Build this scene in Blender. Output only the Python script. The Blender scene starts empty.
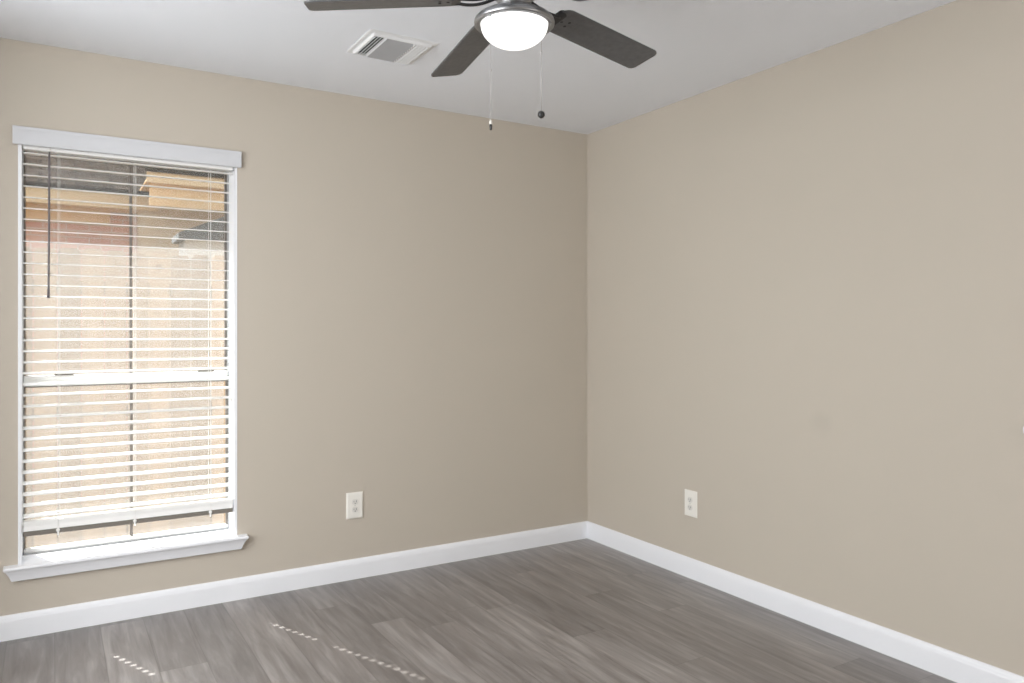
import bpy, math, random
from mathutils import Vector, Matrix, Euler
R = math.radians
random.seed(7)
S = bpy.context.scene
COL = S.collection

# ------------------------------------------------------------------ camera
cam_d = bpy.data.cameras.new('camera')
cam_d.sensor_width = 36.0
cam_d.lens = 760.5 / 1024 * 36.0
cam_d.shift_y = -12.2 / 1024
cam_d.clip_start = 0.02
cam = bpy.data.objects.new('camera', cam_d)
cam.location = (-2.776, -3.702, 1.26)
cam.rotation_euler = (R(90), 0, R(-31.2))
COL.objects.link(cam)
S.camera = cam

# ------------------------------------------------------------------ view
S.view_settings.view_transform = 'Standard'
S.view_settings.look = 'None'
S.view_settings.gamma = 1
S.view_settings.exposure = -0.45
S.view_settings.use_curve_mapping = False
S.cycles.denoising_input_passes = 'RGB_ALBEDO'
S.cycles.max_bounces = 10
S.cycles.diffuse_bounces = 6
S.cycles.transparent_max_bounces = 16
S.cycles.sample_clamp_indirect = 6

# ------------------------------------------------------------------ sky and sun
SKY = 0.72
SUN = 25.0
w = bpy.data.worlds.new('sky')
S.world = w
w.use_nodes = True
nt = w.node_tree
bg = nt.nodes['Background']
sky = nt.nodes.new('ShaderNodeTexSky')
sky.sky_type = 'NISHITA'
sky.sun_disc = False
sky.sun_elevation = R(46.4)
sky.sun_rotation = R(-23)
hs = nt.nodes.new('ShaderNodeHueSaturation')
hs.inputs['Saturation'].default_value = 0.3
nt.links.new(sky.outputs[0], hs.inputs['Color'])
nt.links.new(hs.outputs[0], bg.inputs[0])
bg.inputs[1].default_value = SKY

sd = bpy.data.lights.new('sun', 'SUN')
sd.energy = SUN
sd.angle = R(0.55)
sd.color = (1.0, 0.985, 0.955)
so = bpy.data.objects.new('sun', sd)
so.rotation_euler = Vector((0.423, -1.0, -1.18)).to_track_quat('-Z', 'Y').to_euler()
so.location = (-5, 8, 9)
COL.objects.link(so)


def area(name, loc, target, sx, sy, power, color):
    d = bpy.data.lights.new(name, 'AREA')
    d.shape = 'RECTANGLE'
    d.size, d.size_y = sx, sy
    d.energy = power
    d.color = color
    o = bpy.data.objects.new(name, d)
    o.location = loc
    o.rotation_euler = (Vector(target) - Vector(loc)).to_track_quat('-Z', 'Y').to_euler()
    COL.objects.link(o)
    return o


# fill lamp added out of view, shining through the opening in the left wall
area('fill_left_opening', (-3.90, -1.85, 1.50), (-1.4, -1.35, 0.10), 2.2, 1.7, 145, (0.95, 0.98, 1.0))
# second added fill, unseen, shining through the doorway in the wall behind the viewer
area('fill_doorway', (-0.62, -4.55, 1.15), (-0.75, 0, 1.15), 0.8, 1.9, 26, (1.0, 0.985, 0.97))
# ------------------------------------------------------------------ material helpers


def mat(name, color, rough=0.5, metal=0.0, spec=0.5):
    m = bpy.data.materials.new(name)
    m.use_nodes = True
    b = m.node_tree.nodes['Principled BSDF']
    b.inputs['Base Color'].default_value = (*color, 1)
    b.inputs['Roughness'].default_value = rough
    b.inputs['Metallic'].default_value = metal
    b.inputs['Specular IOR Level'].default_value = spec
    return m


class NT:
    def __init__(s, m):
        s.t = m.node_tree
        s.b = s.t.nodes['Principled BSDF']

    def n(s, typ, **kw):
        x = s.t.nodes.new(typ)
        for k, v in kw.items():
            setattr(x, k, v)
        return x

    def l(s, a, b):
        s.t.links.new(a, b)

    def math(s, op, a, b=None, c=None):
        x = s.t.nodes.new('ShaderNodeMath')
        x.operation = op
        for i, v in enumerate((a, b, c)):
            if v is None:
                continue
            if isinstance(v, (int, float)):
                x.inputs[i].default_value = v
            else:
                s.l(v, x.inputs[i])
        return x.outputs[0]

    def mixc(s, f, a, b, typ='MIX'):
        x = s.t.nodes.new('ShaderNodeMix')
        x.data_type = 'RGBA'
        x.blend_type = typ
        for i, v in ((0, f), (6, a), (7, b)):
            if isinstance(v, (int, float)):
                x.inputs[i].default_value = v
            elif isinstance(v, tuple):
                x.inputs[i].default_value = (*v, 1)
            else:
                s.l(v, x.inputs[i])
        return x.outputs[2]

    def ramp(s, f, stops):
        x = s.t.nodes.new('ShaderNodeValToRGB')
        el = x.color_ramp.elements
        while len(el) < len(stops):
            el.new(0.5)
        for e, (p, c) in zip(el, stops):
            e.position = p
            e.color = (*c, 1)
        s.l(f, x.inputs[0])
        return x.outputs[0]


def add_noise_bump(m, scale, strength, dist=0.002, detail=3):
    k = NT(m)
    tc = k.n('ShaderNodeTexCoord')
    no = k.n('ShaderNodeTexNoise')
    no.inputs['Scale'].default_value = scale
    no.inputs['Detail'].default_value = detail
    k.l(tc.outputs['Object'], no.inputs['Vector'])
    bp = k.n('ShaderNodeBump')
    bp.inputs['Strength'].default_value = strength
    bp.inputs['Distance'].default_value = dist
    k.l(no.outputs[0], bp.inputs['Height'])
    k.l(bp.outputs[0], k.b.inputs['Normal'])
    return m


def paint(name, color, bump=0.25, smudge=None):
    m = mat(name, color, 0.62, 0, 0.3)
    k = NT(m)
    tc = k.n('ShaderNodeTexCoord')
    no = k.n('ShaderNodeTexNoise')
    no.inputs['Scale'].default_value = 1.3
    no.inputs['Detail'].default_value = 2
    k.l(tc.outputs['Object'], no.inputs['Vector'])
    c = k.mixc(no.outputs[0], tuple(x * 0.98 for x in color), tuple(x * 1.02 for x in color))
    if smudge:
        vm = k.n('ShaderNodeVectorMath', operation='DISTANCE')
        vm.inputs[1].default_value = smudge
        k.l(tc.outputs['Object'], vm.inputs[0])
        n2 = k.n('ShaderNodeTexNoise')
        n2.inputs['Scale'].default_value = 14
        k.l(tc.outputs['Object'], n2.inputs['Vector'])
        d = k.math('ADD', vm.outputs['Value'], k.math('MULTIPLY', n2.outputs[0], 0.06))
        mr = k.n('ShaderNodeMapRange')
        mr.inputs[1].default_value = 0.055
        mr.inputs[2].default_value = 0.095
        mr.inputs[3].default_value = 0.35
        mr.inputs[4].default_value = 0.0
        k.l(d, mr.inputs[0])
        c = k.mixc(mr.outputs[0], c, tuple(x * 0.88 for x in color))
    k.l(c, k.b.inputs['Base Color'])
    n3 = k.n('ShaderNodeTexNoise')
    n3.inputs['Scale'].default_value = 85
    n3.inputs['Detail'].default_value = 2
    k.l(tc.outputs['Object'], n3.inputs['Vector'])
    bp = k.n('ShaderNodeBump')
    bp.inputs['Strength'].default_value = bump
    bp.inputs['Distance'].default_value = 0.002
    k.l(n3.outputs[0], bp.inputs['Height'])
    k.l(bp.outputs[0], k.b.inputs['Normal'])
    return m


WALL = (0.513, 0.462, 0.393)
M_wall = paint('beige_wall_paint', WALL)
M_wall_r = paint('beige_wall_paint_right', WALL, 0.25, (0.0, -1.63, 0.86))
M_ceil = paint('white_ceiling_paint', (0.80, 0.825, 0.87), 0.15)
M_trim = mat('white_trim_paint', (0.82, 0.83, 0.86), 0.4)
add_noise_bump(M_trim, 30, 0.05)
M_slat = mat('white_faux_wood', (0.86, 0.855, 0.84), 0.42)
add_noise_bump(M_slat, 40, 0.04)
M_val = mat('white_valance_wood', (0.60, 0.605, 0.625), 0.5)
k = NT(M_val)
_tc = k.n('ShaderNodeTexCoord')
_mp = k.n('ShaderNodeMapping')
_mp.inputs['Scale'].default_value = (2, 30, 260)
_no = k.n('ShaderNodeTexNoise')
_no.inputs['Scale'].default_value = 1.0
k.l(_tc.outputs['Object'], _mp.inputs[0])
k.l(_mp.outputs[0], _no.inputs['Vector'])
_bp = k.n('ShaderNodeBump')
_bp.inputs['Strength'].default_value = 0.2
_bp.inputs['Distance'].default_value = 0.001
k.l(_no.outputs[0], _bp.inputs['Height'])
k.l(_bp.outputs[0], k.b.inputs['Normal'])
M_rail_low = mat('dark_taupe_rail', (0.17, 0.15, 0.13), 0.6)
M_cord = mat('white_cord', (0.84, 0.83, 0.80), 0.8)
M_wand = mat('smoke_grey_wand', (0.13, 0.115, 0.12), 0.35)
M_frame = mat('window_frame_grey', (0.42, 0.42, 0.43), 0.45)
M_bronze = mat('window_bronze', (0.17, 0.15, 0.135), 0.5)
M_meet = mat('window_meeting_rail_white', (0.74, 0.74, 0.73), 0.45)
M_plate = mat('outlet_white_plastic', (0.80, 0.775, 0.72), 0.35)
M_recep = mat('outlet_receptacle_plastic', (0.70, 0.68, 0.64), 0.35)
M_dark = mat('dark_slot', (0.16, 0.155, 0.15), 0.6)
M_screw = mat('screw_metal', (0.6, 0.6, 0.58), 0.35, 1.0)
M_nickel = mat('brushed_nickel', (0.32, 0.32, 0.325), 0.36, 0.9)
add_noise_bump(M_nickel, 220, 0.06)
M_darkmetal = mat('dark_bracket_metal', (0.05, 0.05, 0.052), 0.4, 0.6)
M_chain = mat('chain_metal', (0.50, 0.50, 0.50), 0.35, 0.7)
M_black = mat('black_wood_ball', (0.025, 0.025, 0.025), 0.4)
M_fobw = mat('pale_fob_bell', (0.75, 0.73, 0.68), 0.4)
M_vent = mat('vent_white_enamel', (0.74, 0.745, 0.75), 0.4)
add_noise_bump(M_vent, 60, 0.03)
M_ventdark = mat('duct_grey', (0.10, 0.10, 0.105), 0.8)
M_ventmid = mat('damper_grey', (0.40, 0.40, 0.405), 0.6)


def wood_dark():
    m = mat('dark_grey_blade_wood', (0.12, 0.12, 0.122), 0.36)
    k = NT(m)
    tc = k.n('ShaderNodeTexCoord')
    no = k.n('ShaderNodeTexNoise')
    no.inputs['Scale'].default_value = 60
    no.inputs['Detail'].default_value = 4
    k.l(tc.outputs['Object'], no.inputs['Vector'])
    c = k.ramp(no.outputs[0], [(0.3, (0.078, 0.079, 0.082)), (0.7, (0.108, 0.109, 0.113))])
    k.l(c, k.b.inputs['Base Color'])
    return m


M_blade = wood_dark()

M_globe = bpy.data.materials.new('lit_frosted_glass')
M_globe.use_nodes = True
_b = M_globe.node_tree.nodes['Principled BSDF']
_b.inputs['Base Color'].default_value = (0.9, 0.9, 0.9, 1)
_b.inputs['Roughness'].default_value = 0.25
_b.inputs['Emission Color'].default_value = (1.0, 0.985, 0.96, 1)
_b.inputs['Emission Strength'].default_value = 1.6

# clear glass: lets the sun through as plain transparency with a surface reflection
M_glass = bpy.data.materials.new('clear_glass')
M_glass.use_nodes = True
t = M_glass.node_tree
t.nodes.remove(t.nodes['Principled BSDF'])
tr = t.nodes.new('ShaderNodeBsdfTransparent')
tr.inputs[0].default_value = (0.96, 0.975, 0.965, 1)
gl = t.nodes.new('ShaderNodeBsdfGlossy')
gl.inputs['Roughness'].default_value = 0.02
lw = t.nodes.new('ShaderNodeLayerWeight')
lw.inputs[0].default_value = 0.5
pw = t.nodes.new('ShaderNodeMath')
pw.operation = 'POWER'
pw.inputs[1].default_value = 4
fr = t.nodes.new('ShaderNodeMath')
fr.operation = 'MULTIPLY_ADD'
fr.inputs[1].default_value = 0.6
fr.inputs[2].default_value = 0.03
t.links.new(lw.outputs['Facing'], pw.inputs[0])
t.links.new(pw.outputs[0], fr.inputs[0])
mx = t.nodes.new('ShaderNodeMixShader')
t.links.new(fr.outputs[0], mx.inputs[0])
t.links.new(tr.outputs[0], mx.inputs[1])
t.links.new(gl.outputs[0], mx.inputs[2])
t.links.new(mx.outputs[0], t.nodes['Material Output'].inputs[0])

# fine fibreglass insect mesh: mostly open, the threads scatter sunlight
M_screen = bpy.data.materials.new('insect_mesh')
M_screen.use_nodes = True
t = M_screen.node_tree
t.nodes.remove(t.nodes['Principled BSDF'])
tr = t.nodes.new('ShaderNodeBsdfTransparent')
df = t.nodes.new('ShaderNodeBsdfDiffuse')
df.inputs[0].default_value = (0.50, 0.50, 0.505, 1)
tl = t.nodes.new('ShaderNodeBsdfTranslucent')
tl.inputs[0].default_value = (0.50, 0.50, 0.505, 1)
m1 = t.nodes.new('ShaderNodeMixShader')
m1.inputs[0].default_value = 0.6
m2 = t.nodes.new('ShaderNodeMixShader')
m2.inputs[0].default_value = 0.30
t.links.new(df.outputs[0], m1.inputs[1])
t.links.new(tl.outputs[0], m1.inputs[2])
t.links.new(tr.outputs[0], m2.inputs[1])
t.links.new(m1.outputs[0], m2.inputs[2])
t.links.new(m2.outputs[0], t.nodes['Material Output'].inputs[0])


def floor_mat():
    m = mat('grey_vinyl_planks', (0.2, 0.18, 0.16), 0.42, 0, 1.0)
    k = NT(m)
    W, L = 0.165, 1.22
    tc = k.n('ShaderNodeTexCoord')
    sp = k.n('ShaderNodeSeparateXYZ')
    k.l(tc.outputs['Object'], sp.inputs[0])
    u = k.math('DIVIDE', k.math('ADD', sp.outputs[0], 1.28 + W * 40), W)
    row = k.math('FLOOR', u)
    fu = k.math('FRACT', u)
    wn = k.n('ShaderNodeTexWhiteNoise', noise_dimensions='1D')
    k.l(row, wn.inputs['W'])
    v = k.math('ADD', k.math('DIVIDE', k.math('ADD', sp.outputs[1], 20), L), wn.outputs[0])
    col = k.math('FLOOR', v)
    fv = k.math('FRACT', v)
    cmb = k.n('ShaderNodeCombineXYZ')
    k.l(row, cmb.inputs[0])
    k.l(col, cmb.inputs[1])
    w2 = k.n('ShaderNodeTexWhiteNoise', noise_dimensions='2D')
    k.l(cmb.outputs[0], w2.inputs['Vector'])
    # grain coordinates: stretched along the plank, shifted per plank
    gx = k.math('ADD', k.math('MULTIPLY', sp.outputs[0], 30), k.math('MULTIPLY', w2.outputs[0], 37))
    gy = k.math('ADD', k.math('MULTIPLY', sp.outputs[1], 2.6), k.math('MULTIPLY', w2.outputs[0], 91))
    c2 = k.n('ShaderNodeCombineXYZ')
    k.l(gx, c2.inputs[0])
    k.l(gy, c2.inputs[1])
    n1 = k.n('ShaderNodeTexNoise')
    n1.inputs['Scale'].default_value = 1.0
    n1.inputs['Detail'].default_value = 5
    n1.inputs['Roughness'].default_value = 0.6
    n1.inputs['Distortion'].default_value = 0.6
    k.l(c2.outputs[0], n1.inputs['Vector'])
    # broad cloudy variation inside a plank
    c3 = k.n('ShaderNodeCombineXYZ')
    k.l(k.math('MULTIPLY', gx, 0.22), c3.inputs[0])
    k.l(k.math('MULTIPLY', gy, 0.55), c3.inputs[1])
    n2 = k.n('ShaderNodeTexNoise')
    n2.inputs['Scale'].default_value = 1.0
    n2.inputs['Detail'].default_value = 2
    k.l(c3.outputs[0], n2.inputs['Vector'])
    g = k.ramp(n1.outputs[0], [(0.30, (0.132, 0.115, 0.107)), (0.52, (0.208, 0.190, 0.180)), (0.74, (0.315, 0.298, 0.288))])
    cl = k.ramp(n2.outputs[0], [(0.3, (0.80, 0.79, 0.79)), (0.7, (1.14, 1.13, 1.13))])
    c = k.mixc(1.0, g, cl, 'MULTIPLY')
    pv = k.ramp(w2.outputs[0], [(0.0, (0.80, 0.785, 0.78)), (0.5, (0.98, 0.965, 0.96)), (1.0, (1.2, 1.2, 1.2))])
    c = k.mixc(1.0, c, pv, 'MULTIPLY')
    # seams
    eu = k.math('MINIMUM', fu, k.math('SUBTRACT', 1.0, fu))
    ev = k.math('MINIMUM', fv, k.math('SUBTRACT', 1.0, fv))
    su = k.math('LESS_THAN', eu, 0.0018 / W)
    sv = k.math('LESS_THAN', ev, 0.0018 / L)
    s = k.math('MULTIPLY', k.math('MAXIMUM', su, sv), 0.45)
    c = k.mixc(s, c, (0.07, 0.06, 0.053))
    k.l(c, k.b.inputs['Base Color'])
    k.b.inputs['Coat Weight'].default_value = 0.35
    k.b.inputs['Coat Roughness'].default_value = 0.42
    rr = k.math('ADD', 0.40, k.math('MULTIPLY', n1.outputs[0], 0.10))
    k.l(rr, k.b.inputs['Roughness'])
    bp = k.n('ShaderNodeBump')
    bp.inputs['Strength'].default_value = 0.12
    bp.inputs['Distance'].default_value = 0.001
    k.l(n1.outputs[0], bp.inputs['Height'])
    k.l(bp.outputs[0], k.b.inputs['Normal'])
    return m


M_floor = floor_mat()


def cedar(name, a, b, rnd=0.25):
    m = mat(name, a, 0.8, 0, 0.2)
    k = NT(m)
    tc = k.n('ShaderNodeTexCoord')
    oi = k.n('ShaderNodeObjectInfo')
    mp = k.n('ShaderNodeMapping')
    mp.inputs['Scale'].default_value = (30, 30, 1.6)
    k.l(tc.outputs['Object'], mp.inputs[0])
    ad = k.n('ShaderNodeVectorMath', operation='ADD')
    k.l(mp.outputs[0], ad.inputs[0])
    sc = k.math('MULTIPLY', oi.outputs['Random'], 63)
    cb = k.n('ShaderNodeCombineXYZ')
    k.l(sc, cb.inputs[0])
    k.l(sc, cb.inputs[2])
    k.l(cb.outputs[0], ad.inputs[1])
    n1 = k.n('ShaderNodeTexNoise')
    n1.inputs['Scale'].default_value = 1
    n1.inputs['Detail'].default_value = 4
    n1.inputs['Distortion'].default_value = 0.8
    k.l(ad.outputs[0], n1.inputs['Vector'])
    c = k.mixc(n1.outputs[0], a, b)
    # knots
    vo = k.n('ShaderNodeTexVoronoi')
    vo.inputs['Scale'].default_value = 3.2
    a2 = k.n('ShaderNodeVectorMath', operation='ADD')
    k.l(tc.outputs['Object'], a2.inputs[0])
    k.l(cb.outputs[0], a2.inputs[1])
    k.l(a2.outputs[0], vo.inputs['Vector'])
    kn = k.math('LESS_THAN', vo.outputs['Distance'], 0.07)
    c = k.mixc(k.math('MULTIPLY', kn, 0.55), c, (0.16, 0.09, 0.05))
    f = k.math('ADD', 1 - rnd / 2, k.math('MULTIPLY', oi.outputs['Random'], rnd))
    cc = k.n('ShaderNodeCombineXYZ')
    for i in range(3):
        k.l(f, cc.inputs[i])
    c = k.mixc(1.0, c, cc.outputs[0], 'MULTIPLY')
    k.l(c, k.b.inputs['Base Color'])
    return m


M_cedar = cedar('cedar_fence_wood', (0.30, 0.215, 0.145), (0.46, 0.36, 0.265), 0.5)
M_fascia = cedar('tan_painted_fascia', (0.62, 0.45, 0.27), (0.68, 0.50, 0.31), 0.0)
M_soffit = cedar('tan_soffit', (0.70, 0.47, 0.25), (0.76, 0.53, 0.30), 0.0)


def brick_mat(name, c1, c2, mo):
    m = mat(name, c1, 0.85, 0, 0.2)
    k = NT(m)
    tc = k.n('ShaderNodeTexCoord')
    sp = k.n('ShaderNodeSeparateXYZ')
    k.l(tc.outputs['Object'], sp.inputs[0])
    cb = k.n('ShaderNodeCombineXYZ')
    k.l(k.math('ADD', sp.outputs[0], sp.outputs[1]), cb.inputs[0])
    k.l(sp.outputs[2], cb.inputs[1])
    br = k.n('ShaderNodeTexBrick')
    br.inputs['Scale'].default_value = 1.0
    br.inputs['Brick Width'].default_value = 0.2
    br.inputs['Row Height'].default_value = 0.067
    br.inputs['Mortar Size'].default_value = 0.006
    br.inputs['Color1'].default_value = (*c1, 1)
    br.inputs['Color2'].default_value = (*c2, 1)
    br.inputs['Mortar'].default_value = (*mo, 1)
    k.l(cb.outputs[0], br.inputs['Vector'])
    k.l(br.outputs[0], k.b.inputs['Base Color'])
    return m


M_brick = brick_mat('salmon_brick', (0.52, 0.24, 0.17), (0.60, 0.33, 0.24), (0.55, 0.48, 0.42))
M_brick2 = brick_mat('tan_brick', (0.56, 0.43, 0.29), (0.60, 0.47, 0.33), (0.58, 0.46, 0.33))


def shingle_mat(name, c1, c2):
    m = mat(name, c1, 1.0, 0, 0.0)
    k = NT(m)
    tc = k.n('ShaderNodeTexCoord')
    br = k.n('ShaderNodeTexBrick')
    br.inputs['Scale'].default_value = 1.0
    br.inputs['Brick Width'].default_value = 0.30
    br.inputs['Row Height'].default_value = 0.14
    br.inputs['Mortar Size'].default_value = 0.016
    br.inputs['Color1'].default_value = (*c1, 1)
    br.inputs['Color2'].default_value = (*c2, 1)
    br.inputs['Mortar'].default_value = (*(x * 0.4 for x in c1), 1)
    k.l(tc.outputs['Object'], br.inputs['Vector'])
    no = k.n('ShaderNodeTexNoise')
    no.inputs['Scale'].default_value = 60
    k.l(tc.outputs['Object'], no.inputs['Vector'])
    sp = k.ramp(no.outputs[0], [(0.35, (0.75, 0.75, 0.75)), (0.7, (1.3, 1.3, 1.3))])
    c = k.mixc(1.0, br.outputs[0], sp, 'MULTIPLY')
    k.l(c, k.b.inputs['Base Color'])
    return m


M_shingle = shingle_mat('weathered_shingles', (0.040, 0.031, 0.026), (0.078, 0.061, 0.051))
M_farroof = shingle_mat('grey_shingles', (0.28, 0.285, 0.285), (0.34, 0.34, 0.34))
M_ground = mat('bare_soil_grass', (0.22, 0.20, 0.13), 0.95)
k = NT(M_ground)
_tc = k.n('ShaderNodeTexCoord')
_no = k.n('ShaderNodeTexNoise')
_no.inputs['Scale'].default_value = 9
_no.inputs['Detail'].default_value = 6
k.l(_tc.outputs['Object'], _no.inputs['Vector'])
k.l(k.ramp(_no.outputs[0], [(0.35, (0.10, 0.13, 0.05)), (0.65, (0.30, 0.25, 0.17))]), k.b.inputs['Base Color'])

# ------------------------------------------------------------------ mesh helpers


class MB:
    """Collects shapes in world coordinates; build() links ONE mesh object."""

    def __init__(s):
        s.v, s.f, s.sm = [], [], []

    def add(s, vs, fs, smooth=False):
        o = len(s.v)
        s.v += [Vector(p) for p in vs]
        s.f += [tuple(i + o for i in q) for q in fs]
        s.sm += [smooth] * len(fs)
        return s

    def box(s, x0, x1, y0, y1, z0, z1):
        v = [(x, y, z) for z in (z0, z1) for y in (y0, y1) for x in (x0, x1)]
        return s.add(v, [(0, 2, 3, 1), (4, 5, 7, 6), (0, 1, 5, 4), (2, 6, 7, 3), (0, 4, 6, 2), (1, 3, 7, 5)])

    def prism(s, pts, a, b, axis):
        """closed outline pts (2-D) swept from a to b along axis x, y or z"""
        def P(p, t):
            return {'x': (t, p[0], p[1]), 'y': (p[0], t, p[1]), 'z': (p[0], p[1], t)}[axis]
        n = len(pts)
        v = [P(p, a) for p in pts] + [P(p, b) for p in pts]
        f = [tuple(range(n))[::-1], tuple(range(n, 2 * n))]
        f += [(i, (i + 1) % n, n + (i + 1) % n, n + i) for i in range(n)]
        return s.add(v, f)

    def lathe(s, prof, c, seg=48, smooth=True):
        n = len(prof)
        v, f = [], []
        for i in range(seg):
            a = 2 * math.pi * i / seg
            for r, z in prof:
                v.append((c[0] + r * math.cos(a), c[1] + r * math.sin(a), z))
        for i in range(seg):
            j = (i + 1) % seg
            for q in range(n - 1):
                f.append((i * n + q, j * n + q, j * n + q + 1, i * n + q + 1))
        return s.add(v, f, smooth)

    def tube(s, pts, r, seg=10):
        pts = [Vector(p) for p in pts]
        v, f = [], []
        for i, p in enumerate(pts):
            d = (pts[min(i + 1, len(pts) - 1)] - pts[max(i - 1, 0)]).normalized()
            a = d.cross(Vector((0.31, 0.93, 0.17))).normalized()
            b = d.cross(a)
            rr = r[i] if isinstance(r, (list, tuple)) else r
            for q in range(seg):
                t_ = 2 * math.pi * q / seg
                v.append(p + a * rr * math.cos(t_) + b * rr * math.sin(t_))
        for i in range(len(pts) - 1):
            for q in range(seg):
                f.append((i * seg + q, i * seg + (q + 1) % seg, (i + 1) * seg + (q + 1) % seg, (i + 1) * seg + q))
        f.append(tuple(range(seg))[::-1])
        f.append(tuple((len(pts) - 1) * seg + q for q in range(seg)))
        return s.add(v, f, True)

    def ball(s, c, r, seg=16, rings=10, sz=1.0):
        prof = [(max(r * math.sin(math.pi * i / rings), 1e-5), c[2] + r * sz * math.cos(math.pi * i / rings)) for i in range(rings + 1)]
        return s.lathe(prof, c, seg)

    def xform(s, M, start=0):
        for i in range(start, len(s.v)):
            s.v[i] = M @ s.v[i]
        return s

    def build(s, name, m, parent=None, bevel=0, loc=None, segs=2):
        """loc: world location of the object's own origin (geometry stays put)"""
        me = bpy.data.meshes.new(name)
        base = Vector((0, 0, 0))
        if parent is not None:
            q = parent
            while q is not None:
                base += q.location
                q = q.parent
        org = Vector(loc) if loc is not None else base
        me.from_pydata([v - org for v in s.v], [], s.f)
        me.materials.append(m)
        for p, sm in zip(me.polygons, s.sm):
            p.use_smooth = sm
        me.validate()
        import bmesh
        bm = bmesh.new()
        bm.from_mesh(me)
        bmesh.ops.remove_doubles(bm, verts=bm.verts, dist=1e-6)
        bmesh.ops.recalc_face_normals(bm, faces=bm.faces)
        bm.to_mesh(me)
        bm.free()
        o = bpy.data.objects.new(name, me)
        COL.objects.link(o)
        o.location = org - base
        o.parent = parent
        if bevel:
            b = o.modifiers.new('bevel', 'BEVEL')
            b.width = bevel
            b.segments = segs
            b.limit_method = 'ANGLE'
            b.angle_limit = R(40)
        return o


def tag(o, label=None, cat=None, group=None, kind=None):
    for k_, v_ in (('label', label), ('category', cat), ('group', group), ('kind', kind)):
        if v_:
            o[k_] = v_
    return o


def empty(name, loc, label=None, cat=None, group=None, kind=None):
    o = bpy.data.objects.new(name, None)
    o.location = loc
    o.empty_display_size = 0.1
    COL.objects.link(o)
    return tag(o, label, cat, group, kind)


# ------------------------------------------------------------------ room shell
H = 2.44
XL, YN = -3.35, -4.0          # left wall, near wall
WX0, WX1 = -2.893, -2.034     # rough window opening
WZ0, WZ1 = 0.268, 2.070
T = 0.20                      # window wall thickness
XH = -5.6                     # end of the adjoining room


def struct(o, label, cat):
    return tag(o, label, cat, None, 'structure')


struct(MB().box(XH - 0.1, 0.1, -5.0, T, -0.15, 0).build('floor', M_floor), 'grey wood look vinyl plank floor', 'floor')
struct(MB().box(XH - 0.1, 0.1, -5.0, T, H, H + 0.12).build('ceiling', M_ceil), 'flat white ceiling', 'ceiling')
b = MB()
b.box(XL - 0.1, WX0, 0, T, 0, H)
b.box(WX1, 0.1, 0, T, 0, H)
b.box(WX0, WX1, 0, T, WZ1, H)
b.box(WX0, WX1, 0, T, 0, WZ0)
struct(b.build('wall_back', M_wall), 'beige painted wall holding the window', 'wall')
struct(MB().box(0, 0.1, YN, 0, 0, H).build('wall_right', M_wall_r), 'beige painted wall on the right', 'wall')
OY0, OY1, OZ = -3.2, -0.65, 2.28    # wide opening added in the left wall for the fill lamp
b = MB()
b.box(XL - 0.12, XL, OY1, 0, 0, H)
b.box(XL - 0.12, XL, YN, OY0, 0, H)
b.box(XL - 0.12, XL, OY0, OY1, OZ, H)
struct(b.build('wall_left', M_wall), 'beige painted wall out of view on the left with a wide opening', 'wall')
b = MB()
b.box(XH, -1.05, YN - 0.1, YN, 0, H)
b.box(-0.19, 0.1, YN - 0.1, YN, 0, H)
b.box(-1.05, -0.19, YN - 0.1, YN, 2.10, H)  # doorway gap placed here for the second fill lamp
struct(b.build('wall_near', M_wall), 'beige painted wall with a doorway behind the viewer', 'wall')
b = MB()
b.box(-1.3, 0.1, -5.0, -4.9, 0, H)
b.box(-1.4, -1.3, -5.0, YN - 0.1, 0, H)
b.box(0, 0.1, -4.9, YN - 0.1, 0, H)
struct(b.build('wall_hall', M_wall), 'beige painted hall walls behind the doorway', 'wall')
struct(MB().box(XH - 0.1, XH, YN, 0, 0, H).build('wall_far', M_wall), 'end wall of the adjoining room', 'wall')
struct(MB().box(XH, XL - 0.12, -0.1, 0, 0, H).build('wall_side', M_wall), 'side wall of the adjoining room', 'wall')
# baseboards: flat board with a rounded bead on top
BP = [(0, 0), (0.014, 0), (0.014, 0.078), (0.0115, 0.084), (0.0115, 0.087), (0.009, 0.094), (0.005, 0.099), (0, 0.1)]


def baseboard(side):
    b = MB()
    if side == 'back':
        b.prism([(-d, z) for d, z in BP], XL, 0, 'x')
        lab = 'white baseboard along the window wall'
    elif side == 'right':
        b.prism([(-d, z) for d, z in BP], YN, -0.0, 'y')
        lab = 'white baseboard along the right wall'
    else:
        b.prism([(XL + d, z) for d, z in BP], OY1, 0, 'y')
        lab = 'white baseboard along the left wall'
    struct(b.build('baseboard_' + side, M_trim), lab, 'baseboard')


for s_ in ('back', 'right', 'left'):
    baseboard(s_)

# own roof overhang above the window, outside
struct(MB().box(XL - 0.1, 0.6, T, 0.90, 2.47, 2.56).build('roof_eave', M_fascia), 'roof overhang outside above the window', 'eave')

# ------------------------------------------------------------------ window_1
IX0, IX1 = -2.881, -2.046     # between jamb linings
win = empty('window_1', (-2.4635, 0, WZ0), 'white trimmed single hung window behind a slatted blind', 'window', None, 'structure')
b = MB()
b.box(WX0, IX0, -0.001, 0.15, 0.300, WZ1)
b.box(IX1, WX1, -0.001, 0.15, 0.300, WZ1)
b.box(IX0, IX1, -0.001, 0.15, 2.058, WZ1)
b.build('jamb', M_trim, win, 0.001)

# stool and apron: one moulded piece, nose on top, sweeping back to the wall, ends returned
prof = [(0.150, 0.300), (-0.046, 0.300), (-0.0495, 0.2965), (-0.0495, 0.291), (-0.046, 0.286), (-0.041, 0.281),
        (-0.036, 0.272), (-0.031, 0.262), (-0.027, 0.252), (-0.024, 0.243), (-0.022, 0.238), (0.0, 0.238)]
XA, XB = -2.942, -1.992
b = MB()
# flat sill board inside the opening
b.box(IX0 - 0.012, IX1 + 0.012, 0, 0.150, 0.270, 0.300)
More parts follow.
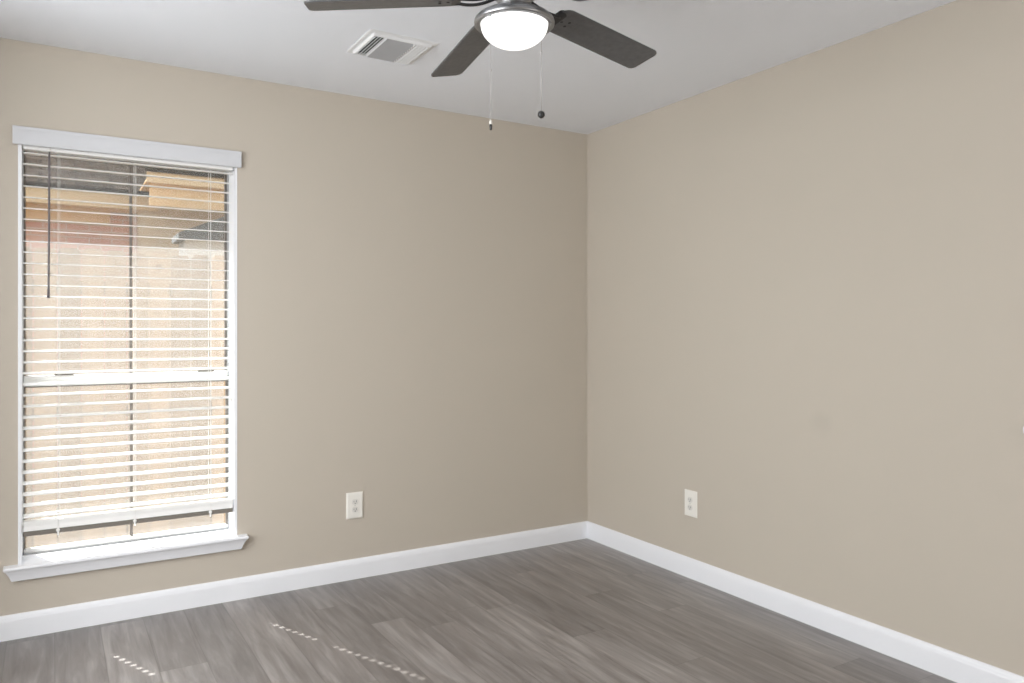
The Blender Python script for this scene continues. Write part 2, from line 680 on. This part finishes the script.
# moulding with mitred returns: ends step in with the profile
mid = prof[1:]
n = len(mid)
vs, fs = [], []
for sgn, X in ((-1, XA), (1, XB)):
    for (y, z) in mid:
        inset = 0.0495 + y if y < 0 else 0.0277
        if y == 0.0:
            inset = 0.0275
        vs.append((X - sgn * inset, y, z))
    vs.append((X - sgn * 0.0, 0.0, 0.300))
n1_ = n + 1
for i in range(n1_ - 1):
    fs.append((i, i + 1, n1_ + i + 1, n1_ + i))
fs.append((n1_ - 1, 0, n1_, 2 * n1_ - 1))
fs.append(tuple(range(n1_)))
fs.append(tuple(range(n1_, 2 * n1_)))
fs.append((n - 1, n, 2 * n1_ - 1, 2 * n1_ - 2))
b.add(vs, fs)
b.build('window_sill', M_trim, win, 0.0)

FY0, FY1 = 0.135, 0.200
b = MB()
b.box(IX0, IX0 + 0.004, FY0, FY1, 0.300, 2.058)
b.box(IX1 - 0.003, IX1, FY0, FY1, 0.300, 2.058)
b.box(IX0 + 0.004, IX1 - 0.003, FY0, FY1, 2.050, 2.058)
b.box(IX0 + 0.004, IX1 - 0.003, FY0, FY1, 0.300, 0.306)
b.build('window_frame', M_frame, win, 0.002)


def sash(z0, z1, y0, y1, name):
    a, c = IX0 + 0.004, IX1 - 0.003
    s = MB()
    s.box(a, a + 0.006, y0, y1, z0, z1)
    s.box(c - 0.008, c, y0, y1, z0, z1)
    s.box(a + 0.006, c - 0.008, y0, y1, z1 - 0.012, z1)
    o = s.build(name, M_bronze, win)
    g = MB().box(a + 0.004, c - 0.006, (y0 + y1) / 2 - 0.002, (y0 + y1) / 2 + 0.002, z0 + 0.004, z1 - 0.004)
    g.build('glass_pane', M_glass, o)
    xm = -2.4655
    MB().box(xm - 0.0055, xm + 0.0055, (y0 + y1) / 2 - 0.009, (y0 + y1) / 2 + 0.009, z0, z1 - 0.006).build('muntin', M_bronze, o)
    return o


sash(1.056, 2.050, 0.170, 0.192, 'upper_sash')
lo = sash(0.320, 1.022, 0.142, 0.166, 'lower_sash')
MB().box(IX0 + 0.004, IX1 - 0.003, 0.138, 0.168, 0.306, 0.322).build('bottom_rail', M_meet, lo, 0.002)
mr = MB().box(IX0 + 0.004, IX1 - 0.003, 0.138, 0.194, 1.016, 1.060).build('meeting_rail', M_meet, win, 0.002)
for x0 in (-2.765, -2.185):
    o = MB().box(x0, x0 + 0.072, 0.130, 0.150, 1.060, 1.068).build('sash_latch', M_bronze, mr, 0.002)
# half open insect mesh over the whole outside
MB().add([(IX0 + 0.010, 0.201, 0.310), (IX1 - 0.010, 0.201, 0.310), (IX1 - 0.010, 0.201, 2.050), (IX0 + 0.010, 0.201, 2.050)], [(0, 1, 2, 3)]).build('insect_screen', M_screen, win)
# brick return of the outside wall: reveals beyond the screen
b = MB()
b.box(XL - 0.1, WX0 + 0.012, T, T + 0.030, -0.5, 2.47)
b.box(WX1 - 0.012, 0.6, T, T + 0.030, -0.5, 2.47)
b.box(WX0 + 0.012, WX1 - 0.012, T, T + 0.030, WZ1, 2.47)
b.box(WX0 + 0.012, WX1 - 0.012, T, T + 0.030, -0.5, 0.300)
struct(b.build('wall_outside', M_brick2), 'brick facing outside around the window', 'wall')

# ------------------------------------------------------------------ blind
PITCH, ZS0 = 0.0456, 1.990
NSL = 34
SY = 0.040                    # centre line of the slats
CX = (-2.752, -2.462, -2.149)
blind = empty('window_blind', (-2.4635, SY, 2.06), 'white two inch slatted window blind with slats open flat', 'blind')
# valance: board with a small lip at top, in front of the opening
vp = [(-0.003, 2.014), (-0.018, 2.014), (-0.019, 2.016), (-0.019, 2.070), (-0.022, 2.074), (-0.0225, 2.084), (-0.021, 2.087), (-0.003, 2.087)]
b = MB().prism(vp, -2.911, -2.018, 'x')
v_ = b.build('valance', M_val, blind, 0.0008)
MB().box(-2.876, -2.051, 0.010, 0.062, 2.002, 2.056).build('headrail', M_slat, blind, 0.002)

# slat with three rout holes, shared mesh
SX0, SX1 = -2.877, -2.050
HW, HD, TH = 0.0105, 0.0105, 0.0028


def slat_mesh():
    xs = [SX0]
    for c in CX:
        xs += [c - HW, c + HW]
    xs.append(SX1)
    ys = [-0.025, -HD, HD, 0.025]
    b = MB()
    vid = {}
    V, F = [], []

    def vert(i, j, t):
        if (i, j, t) not in vid:
            crown = 0.0012 * (1 - (ys[j] / 0.025) ** 2)
            V.append((xs[i], SY + ys[j], ZS0 + crown + (TH / 2 if t else -TH / 2)))
            vid[(i, j, t)] = len(V) - 1
        return vid[(i, j, t)]

    def solid(i, j):
        return 0 <= i < len(xs) - 1 and 0 <= j < 3 and not (j == 1 and i in (1, 5))
    for i in range(len(xs) - 1):
        for j in range(3):
            if not solid(i, j):
                continue
            for t in (0, 1):
                F.append((vert(i, j, t), vert(i + 1, j, t), vert(i + 1, j + 1, t), vert(i, j + 1, t)))
            for di, dj, e in ((-1, 0, ((i, j), (i, j + 1))), (1, 0, ((i + 1, j), (i + 1, j + 1))),
                              (0, -1, ((i, j), (i + 1, j))), (0, 1, ((i, j + 1), (i + 1, j + 1)))):
                if not solid(i + di, j + dj):
                    (a, c), (d, g) = e
                    F.append((vert(a, c, 0), vert(d, g, 0), vert(d, g, 1), vert(a, c, 1)))
    b.add(V, F)
    return b


SLOC = Vector((-2.4635, SY, ZS0))
first = slat_mesh().build('slat', M_slat, blind, 0, loc=SLOC)
for i in range(NSL):
    o = first
    if i:
        o = first.copy()
        COL.objects.link(o)
        o.parent = blind
    wob = random.uniform(-0.5, 0.5)
    o.location = Vector((0, 0, ZS0 - PITCH * i)) - Vector((0, 0, blind.location.z))
    o.rotation_euler = (R(5.0 + wob), 0, R(random.uniform(-0.04, 0.04)))
ZLAST = ZS0 - PITCH * (NSL - 1)
ZBR = 0.436
b = MB().box(SX0, SX1, SY - 0.025, SY + 0.025, 0.425, 0.447)
br_ = b.build('bottom_rail', M_slat, blind, 0.003)
b = MB().box(SX0, SX1, SY - 0.0235, SY + 0.0235, 0.405, 0.425)  # separate dark taupe strip below the white part of the rail
b.build('rail_lower_strip', M_rail_low, br_, 0.002)['label'] = 'dark lower strip of the bottom rail'
for c in CX:
    b = MB()
    b.tube([(c, SY - 0.0225, 0.418), (c, SY - 0.0265, 0.418)], 0.0075, 14)
    b.tube([(c, SY - 0.026, 0.412), (c, SY - 0.027, 0.402), (c, SY - 0.026, 0.397)], 0.0035, 8)
    b.build('cord_plug', M_cord, br_)
for i in range(5):                      # spare slats lying stacked on the bottom rail
    o = first.copy()
    COL.objects.link(o)
    o.parent = blind
    o.location = Vector((0, random.uniform(-0.001, 0.001), 0.4490 + 0.0033 * i)) - Vector((0, 0, blind.location.z))
    o.rotation_euler = (0, 0, 0)
for c in CX:
    b = MB()
    for y in (SY - 0.0285, SY + 0.0285):
        b.tube([(c, y, 2.010), (c, y, ZBR)], 0.0008, 6)
    for i in range(NSL):
        z = ZS0 - PITCH * i - 0.0035
        b.tube([(c, SY - 0.0285, z - 0.001), (c, SY + 0.0285, z + 0.001)], 0.0007, 5)
    b.build('ladder_cord', M_cord, blind)
    MB().tube([(c + 0.0065, SY + 0.004, 2.010), (c + 0.0065, SY + 0.004, ZBR)], 0.0007, 6).build('lift_cord', M_cord, blind)
b = MB().tube([(-2.783, 0.004, 1.998), (-2.7835, 0.001, 1.97), (-2.786, -0.004, 1.43), (-2.7865, -0.004, 1.389)], [0.0032, 0.0042, 0.0045, 0.0058], 8)
wd = b.build('tilt_wand', M_wand, blind)
b = MB().tube([(-2.783, 0.006, 2.028), (-2.783, 0.004, 2.014), (-2.783, 0.004, 1.996)], 0.0024, 8)
b.build('wand_hook', M_cord, wd)

# ------------------------------------------------------------------ wall outlets


def outlet(loc, rz, label):
    root = empty('wall_outlet', loc, label, 'outlet', 'white duplex wall outlets')
    root.rotation_euler = (0, 0, rz)
    W_, H_ = 0.0435, 0.066
    # plate: bevelled slab, local: x across, y out of the wall is -y
    me = MB()
    me.add([(-W_, 0, -H_), (W_, 0, -H_), (W_, 0, H_), (-W_, 0, H_),
            (-W_, -0.003, -H_), (W_, -0.003, -H_), (W_, -0.003, H_), (-W_, -0.003, H_),
            (-W_ + 0.005, -0.0075, -H_ + 0.005), (W_ - 0.005, -0.0075, -H_ + 0.005), (W_ - 0.005, -0.0075, H_ - 0.005), (-W_ + 0.005, -0.0075, H_ - 0.005)],
           [(0, 1, 2, 3), (0, 1, 5, 4), (1, 2, 6, 5), (2, 3, 7, 6), (3, 0, 4, 7), (4, 5, 9, 8), (5, 6, 10, 9), (6, 7, 11, 10), (7, 4, 8, 11), (8, 9, 10, 11)])
    p = local_build(me, 'cover_plate', M_plate, root)
    for s in (1, -1):
        zc = 0.0195 * s
        m = MB()
        out = []
        for i in range(24):
            a = 2 * math.pi * i / 24
            out.append((0.017 * math.cos(a), zc + max(-0.0135, min(0.0135, 0.017 * math.sin(a)))))
        m.prism(out, -0.0075, -0.0095, 'y')
        r_ = local_build(m, 'receptacle', M_recep, root)
        m = MB()
        m.box(-0.0075, -0.0050, -0.0098, -0.009, zc - 0.002, zc + 0.006)
        m.box(0.0045, 0.0075, -0.0098, -0.009, zc - 0.003, zc + 0.007)
        m.prism([(0.003 * math.cos(2 * math.pi * i / 12), zc - 0.008 + 0.003 * math.sin(2 * math.pi * i / 12)) for i in range(12)], -0.0098, -0.009, 'y')
        local_build(m, 'slots', M_dark, r_)
    m = MB().prism([(0.0032 * math.cos(2 * math.pi * i / 14), 0.0032 * math.sin(2 * math.pi * i / 14)) for i in range(14)], -0.0072, -0.0084, 'y')
    local_build(m, 'screw', M_screw, root)
    return root


def local_build(mb, name, m, parent):
    """geometry given in the root's own (rotated) space"""
    o = mb.build(name, m)
    o.parent = parent
    return o


outlet((-1.465, 0.0, 0.370), 0, 'white wall outlet low on the window wall, right of the window')
outlet((0.0, -0.873, 0.377), R(-90), 'white wall outlet low on the right wall, near the corner')

# white round bumper on the right wall, cut by the photo's right edge
b = MB()
pr_ = [(0.0001, 0.018), (0.008, 0.0178), (0.014, 0.0165), (0.019, 0.012), (0.024, 0.007), (0.026, 0.003), (0.026, 0.0)]
vs0 = len(b.v)
b.lathe(pr_, (0, 0, 0), 32)
b.xform(Matrix.Translation((0, -2.440, 0.925)) @ Matrix.Rotation(R(-90), 4, 'Y'))
o = b.build('wall_bumper', M_trim, None, 0, loc=(0, -2.440, 0.925))
tag(o, 'small white round bumper on the right wall at the picture edge', 'bumper')

# ------------------------------------------------------------------ ceiling vent
VX0, VX1, VY0, VY1 = -1.705, -1.408, -0.862, -0.575
vent = empty('ceiling_vent', ((VX0 + VX1) / 2, (VY0 + VY1) / 2, H), 'square white louvred air vent in the ceiling beside the fan', 'vent')
b = MB()
rings = [(0.0, 0.0), (0.0, 0.002), (0.004, 0.0035), (0.020, 0.004), (0.025, 0.014), (0.030, 0.014), (0.030, 0.0)]
vs, fs = [], []
for ins, dz in rings:
    for (x, y) in ((VX0 + ins, VY0 + ins), (VX1 - ins, VY0 + ins), (VX1 - ins, VY1 - ins), (VX0 + ins, VY1 - ins)):
        vs.append((x, y, H - dz))
for i in range(len(rings) - 1):
    for j in range(4):
        fs.append((i * 4 + j, i * 4 + (j + 1) % 4, (i + 1) * 4 + (j + 1) % 4, (i + 1) * 4 + j))
b.add(vs, fs)
b.build('vent_frame', M_vent, vent)
ax0, ax1, ay0, ay1 = VX0 + 0.030, VX1 - 0.030, VY0 + 0.030, VY1 - 0.030
MB().box(ax0, ax1, ay0, ay1, H - 0.004, H - 0.0005).build('duct_back', M_ventdark, vent)
xa, xb = ax0 + 0.050, ax1 - 0.066      # three sections
for x_ in (xa - 0.001, xb + 0.001):
    MB().box(x_ - 0.002, x_ + 0.002, ay0, ay1, H - 0.018, H - 0.004).build('divider', M_vent, vent)


def louvre(cx_, cy_, along, length, tilt, wd_, m=M_vent):
    b = MB().box(-length / 2, length / 2, -wd_ / 2, wd_ / 2, -0.0007, 0.0007)
    M_ = Matrix.Translation((cx_, cy_, H - 0.0110)) @ (Matrix.Rotation(R(90), 4, 'Z') if along == 'y' else Matrix()) @ Matrix.Rotation(R(tilt), 4, 'X')
    b.xform(M_)
    return b.build('louvre', m, vent)


ly = (ay0 + ay1) / 2
for i in range(4):
    louvre(ax0 + 0.006 + 0.0125 * i, ly, 'y', ay1 - ay0, -38, 0.0125)
for i in range(4):
    louvre(xb + 0.010 + 0.0145 * i, ly, 'y', ay1 - ay0, 40, 0.020)
for i in range(11):
    louvre((xa + xb) / 2, ay0 + 0.010 + 0.0199 * i, 'x', xb - xa, -40, 0.029, M_ventmid)

# ------------------------------------------------------------------ ceiling fan
FC = Vector((-1.5785, -1.7385, H))
fan = empty('ceiling_fan', FC, 'five blade dark grey and nickel ceiling fan with lit white globe', 'ceiling fan')
fc = (FC.x, FC.y)
MB().lathe([(0.0001, 2.44), (0.075, 2.44), (0.075, 2.428), (0.070, 2.418), (0.050, 2.41), (0.0001, 2.41)], fc).build('canopy', M_nickel, fan)
MB().lathe([(0.0001, 2.412), (0.070, 2.410), (0.095, 2.402), (0.104, 2.388), (0.106, 2.345), (0.103, 2.325), (0.096, 2.312), (0.075, 2.303), (0.0001, 2.302)], fc).build('motor_housing', M_nickel, fan)
MB().lathe([(0.0001, 2.305), (0.058, 2.304), (0.070, 2.290), (0.070, 2.270), (0.050, 2.266), (0.050, 2.262), (0.053, 2.258), (0.053, 2.252), (0.049, 2.248), (0.049, 2.222), (0.0001, 2.222)], fc).build('switch_housing', M_nickel, fan)
ring = MB().lathe([(0.0001, 2.228), (0.050, 2.227), (0.072, 2.220), (0.095, 2.210), (0.112, 2.201), (0.120, 2.193), (0.122, 2.186),
                   (0.121, 2.180), (0.118, 2.177), (0.115, 2.178), (0.112, 2.182), (0.108, 2.181), (0.104, 2.178), (0.1035, 2.190), (0.0001, 2.195)], fc, 72).build('light_fitter', M_nickel, fan)
gp = [(0.1015, 2.186)]
for i in range(0, 19):
    a = math.pi / 2 * i / 18
    gp.append((max(0.1015 * math.cos(a) ** 0.92 if i < 18 else 0.0001, 0.0001), 2.180 - 0.067 * math.sin(a)))
MB().lathe(gp, fc, 72).build('globe', M_globe, fan)
for a in (200, 320, 80):
    p = Vector((fc[0] + 0.112 * math.cos(R(a)), fc[1] + 0.112 * math.sin(R(a)), 0))
    MB().tube([(p.x, p.y, 2.184), (p.x, p.y, 2.172)], 0.0035, 10).build('thumb_screw', M_nickel, ring)

ZB, RB, PH, WB, PI_, DR = 2.2477, 0.618, 9.72, 0.1257, -0.2077, 0.0722
R0 = 0.165


def blade_matrix(k_):
    th = R(PH + 72 * k_ + (0, 1.9, 0.34, 0, 0)[k_])
    droop = math.atan(DR)
    return Matrix.Translation((fc[0], fc[1], ZB)) @ Matrix.Rotation(th, 4, 'Z') @ Matrix.Translation((0.15, 0, 0)) @ Matrix.Rotation(droop, 4, 'Y') @ Matrix.Translation((-0.15, 0, 0)) @ Matrix.Rotation(PI_, 4, 'X')


def rounded(x0, x1, hw0, hw1, r0, r1):
    pts = []
    for (cx_, cy_, r, a0) in ((x1 - r1, hw1 - r1, r1, 0), (x0 + r0, hw0 - r0, r0, 90), (x0 + r0, -hw0 + r0, r0, 180), (x1 - r1, -hw1 + r1, r1, 270)):
        for i in range(8):
            a = R(a0 + 90 * i / 7)
            pts.append((cx_ + r * math.cos(a), cy_ + r * math.sin(a)))
    return pts


for k_ in range(5):
    BM = blade_matrix(k_)
    b = MB().prism(rounded(R0, RB, WB / 2 - 0.003, WB / 2, 0.035, 0.022), -0.003, 0.003, 'z')
    b.xform(BM)
    bl = b.build('blade', M_blade, fan, 0.001)
    # bracket: two curved arms meeting a plate on top of the blade root
    b = MB()
    b.prism(rounded(0.172, 0.245, 0.026, 0.020, 0.012, 0.012), 0.003, 0.0065, 'z')
    b.prism(rounded(0.163, 0.190, 0.040, 0.040, 0.012, 0.012), -0.0055, 0.0065, 'z')
    b.xform(BM)
    inv = Matrix.Translation((fc[0], fc[1], 0)) @ Matrix.Rotation(R(PH + 72 * k_), 4, 'Z')
    for s in (-1, 1):
        pts = []
        for i in range(13):
            u = i / 12
            x = 0.049 + (0.178 - 0.049) * u
            y = s * (0.010 + 0.009 * math.sin(math.pi * u * 0.75))
            z = 2.266 + (2.247 - 2.266) * u - 0.011 * math.sin(math.pi * u)
            pts.append(inv @ Vector((x, y, z)))
        b.tube(pts, 0.0048, 8)
    bk = b.build('blade_bracket', M_darkmetal, fan)
    b = MB()
    for (x, y) in ((0.20, 0), (0.225, 0.011), (0.225, -0.011)):
        n0 = len(b.v)
        b.lathe([(0.0001, -0.0052), (0.004, -0.0048), (0.0055, -0.003)], (x, y, 0), 12)
    b.xform(BM)
    b.build('blade_screws', M_darkmetal, bl)

axv = Vector((math.sin(R(31.2)), math.cos(R(31.2)), 0))
rtv = Vector((math.cos(R(31.2)), -math.sin(R(31.2)), 0))


def chain(lat, dep, z0, z1, zc, label, fob):
    p = Vector((FC.x, FC.y, 0)) + rtv * lat + axv * dep
    b = MB()
    b.tube([(p.x, p.y, z0), (p.x, p.y, z1)], 0.0008, 6)
    z = z0 - 0.003
    while z > z1:
        b.ball((p.x, p.y, z), 0.0014, 6, 4)
        z -= 0.0052
    # short stub leading out of the fitter
    q = Vector((FC.x, FC.y, 0)) + (rtv * lat + axv * dep) * 0.8
    b.tube([(q.x, q.y, z0 + 0.004), (p.x, p.y, z0 + 0.002), (p.x, p.y, z0 - 0.004)], 0.0018, 8)
    c = b.build('pull_chain', M_chain, fan)
    c['label'] = label
    MB().tube([(p.x, p.y, zc + 0.005), (p.x, p.y, zc + 0.002), (p.x, p.y, zc - 0.002), (p.x, p.y, zc - 0.005)], [0.0016, 0.0032, 0.0032, 0.0016], 10).build('connector', M_chain, c)
    if fob == 'ball':
        MB().ball((p.x, p.y, z1 - 0.011), 0.0115, 20, 12).build('pull_knob', M_black, c)
    else:
        MB().tube([(p.x, p.y, z1 + 0.004), (p.x, p.y, z1 - 0.004), (p.x, p.y, z1 - 0.011)], [0.002, 0.0052, 0.0048], 12).build('bell_cap', M_fobw, c)
        MB().tube([(p.x, p.y, z1 - 0.011), (p.x, p.y, z1 - 0.016), (p.x, p.y, z1 - 0.027), (p.x, p.y, z1 - 0.029)], [0.0042, 0.0046, 0.0038, 0.002], 12).build('pull_knob', M_black, c)


chain(0.0840, 0.070, 2.196, 1.940, 2.122, 'pull chain ending in a black ball', 'ball')
chain(-0.0740, 0.095, 2.196, 1.916, 2.077, 'pull chain ending in a small dark fob with pale cap', 'fob')

# ------------------------------------------------------------------ outdoors
GZ = -0.50
struct(MB().box(-14, 16, T, 22, GZ - 0.1, GZ).build('ground', M_ground), 'grass and bare soil of the side yard', 'ground')

FYF = 2.25
fence = empty('wooden_fence', (-2.4, FYF, GZ), 'pale cedar picket fence outside the window', 'fence')
PW = 0.139
variants = []
for vi in range(3):
    b = MB()
    hw = PW / 2 - 0.004
    zt = 1.80 + 0.006 * vi
    x = -2.4
    b.prism([(x - hw, GZ + 0.02), (x + hw, GZ + 0.02), (x + hw, zt - 0.03), (x + hw - 0.022, zt), (x - hw + 0.022, zt), (x - hw, zt - 0.03)], FYF - 0.008, FYF + 0.008, 'y')
    variants.append(b)
x0 = -4.2
protos = [None] * 3
for i in range(34):
    vi = (i * 7 + i // 3) % 3
    if protos[vi] is None:
        o = protos[vi] = variants[vi].build('picket', M_cedar, fence)
    else:
        o = protos[vi].copy()
        COL.objects.link(o)
        o.parent = fence
    o.location = (x0 + PW * i + 2.4, random.uniform(-0.004, 0.004), random.uniform(-0.008, 0.008))
for z in (-0.2, 0.65, 1.5):
    MB().box(-4.3, 0.6, FYF + 0.012, FYF + 0.05, z, z + 0.09).build('fence_rail', M_cedar, fence)
for x in (-4.1, -1.7, 0.5):
    MB().box(x, x + 0.09, FYF + 0.05, FYF + 0.14, GZ, 1.75).build('fence_post', M_cedar, fence)

# neighbour's house beyond the fence
NY = 4.6
house = empty('neighbor_house', (-2.0, NY, GZ), 'tan eaved brick house with weathered shingle roof beyond the fence', 'house')


def eave(x0, x1, ye, zs, zf0, zf1, run, wall_m, wall_y, name_roof='roof'):
    """shingle edge height zs, fascia zf0..zf1, roof rising away from us"""
    MB().box(x0, x1, ye, ye + 0.03, zf0, zf1).build('fascia', M_fascia, house)
    MB().box(x0, x1, ye + 0.03, wall_y, zf0 + 0.02, zf0 + 0.035).build('soffit', M_soffit, house)
    b = MB()
    dy = run
    dz = run * 0.42
    L_ = math.hypot(dy, dz)
    b.box(0, x1 - x0 + 0.04, 0, L_, -0.02, 0.02)
    o = MB()
    o.v, o.f, o.sm = b.v, b.f, b.sm
    rf = o.build(name_roof, M_shingle)
    rf.parent = house
    rf.location = Vector((x0 - 0.02, ye - 0.04, zs)) - house.location
    rf.rotation_euler = (math.atan2(dz, dy), 0, 0)
    MB().box(x0, x1, wall_y, wall_y + 0.2, GZ, zf0 + 0.02).build('brick_wall', wall_m, house)


def at(px, py, Y):
    """photo pixel to a point on the vertical plane y = Y"""
    d = axv + rtv * ((px - 512) / 760.5) + Vector((0, 0, (329.3 - py) / 760.5))
    t_ = (Y + 3.702) / d.y
    return Vector((-2.776, -3.702, 1.26)) + d * t_


# left eave, set back; right wing, stepping nearer
YL, YR = 4.6, 3.9
pL = at(60, 187, YL)
zl = pL.z
eave(-9.0, at(160, 190, YL).x, YL, zl, zl - 0.16, zl - 0.01, 4.0, M_brick, YL + 0.45)
fz = at(60, 202, YL + 0.4).z
MB().box(-9.0, at(110, 190, YL + 0.4).x, YL + 0.38, YL + 0.45, at(60, 222, YL + 0.4).z, fz + 0.1).build('frieze_board', M_soffit, house)
zr = at(190, 174, YR).z
eave(at(147, 175, YR).x, 3.0, YR, zr, zr - 0.11, zr - 0.01, 4.8, M_brick2, YR + 0.75, 'roof')
MB().box(at(150, 190, YR + 0.1).x, 3.0, YR + 0.12, YR + 0.16, zr - 0.30, zr - 0.09).build('frieze_board', M_soffit, house)

# a lower grey roof beyond the wing is seen under its eave: a shed
sh0 = at(178, 233, 3.2)
sh1 = at(232, 214, 3.2)
shed = empty('garden_shed', (sh1.x, 3.3, GZ), 'grey roofed shed behind the fence, under the right eave', 'shed')
xr = sh1.x + 0.15
zr2 = sh1.z + 0.05
sl = (sh1.z - sh0.z) / (sh1.x - sh0.x)
b = MB()
b.prism([(sh0.x, sh0.z), (xr, sh0.z + sl * (xr - sh0.x)), (xr + (xr - sh0.x), sh0.z), (xr + (xr - sh0.x), sh0.z - 0.05), (sh0.x, sh0.z - 0.05)], 3.15, 3.6, 'y')
b.build('gable', M_farroof, shed)
M_siding = mat('pale_siding', (0.55, 0.53, 0.49), 0.7)
MB().box(sh0.x + 0.06, 2 * xr - sh0.x - 0.06, 3.2, 3.6, GZ, sh0.z - 0.05).build('siding_wall', M_siding, shed)
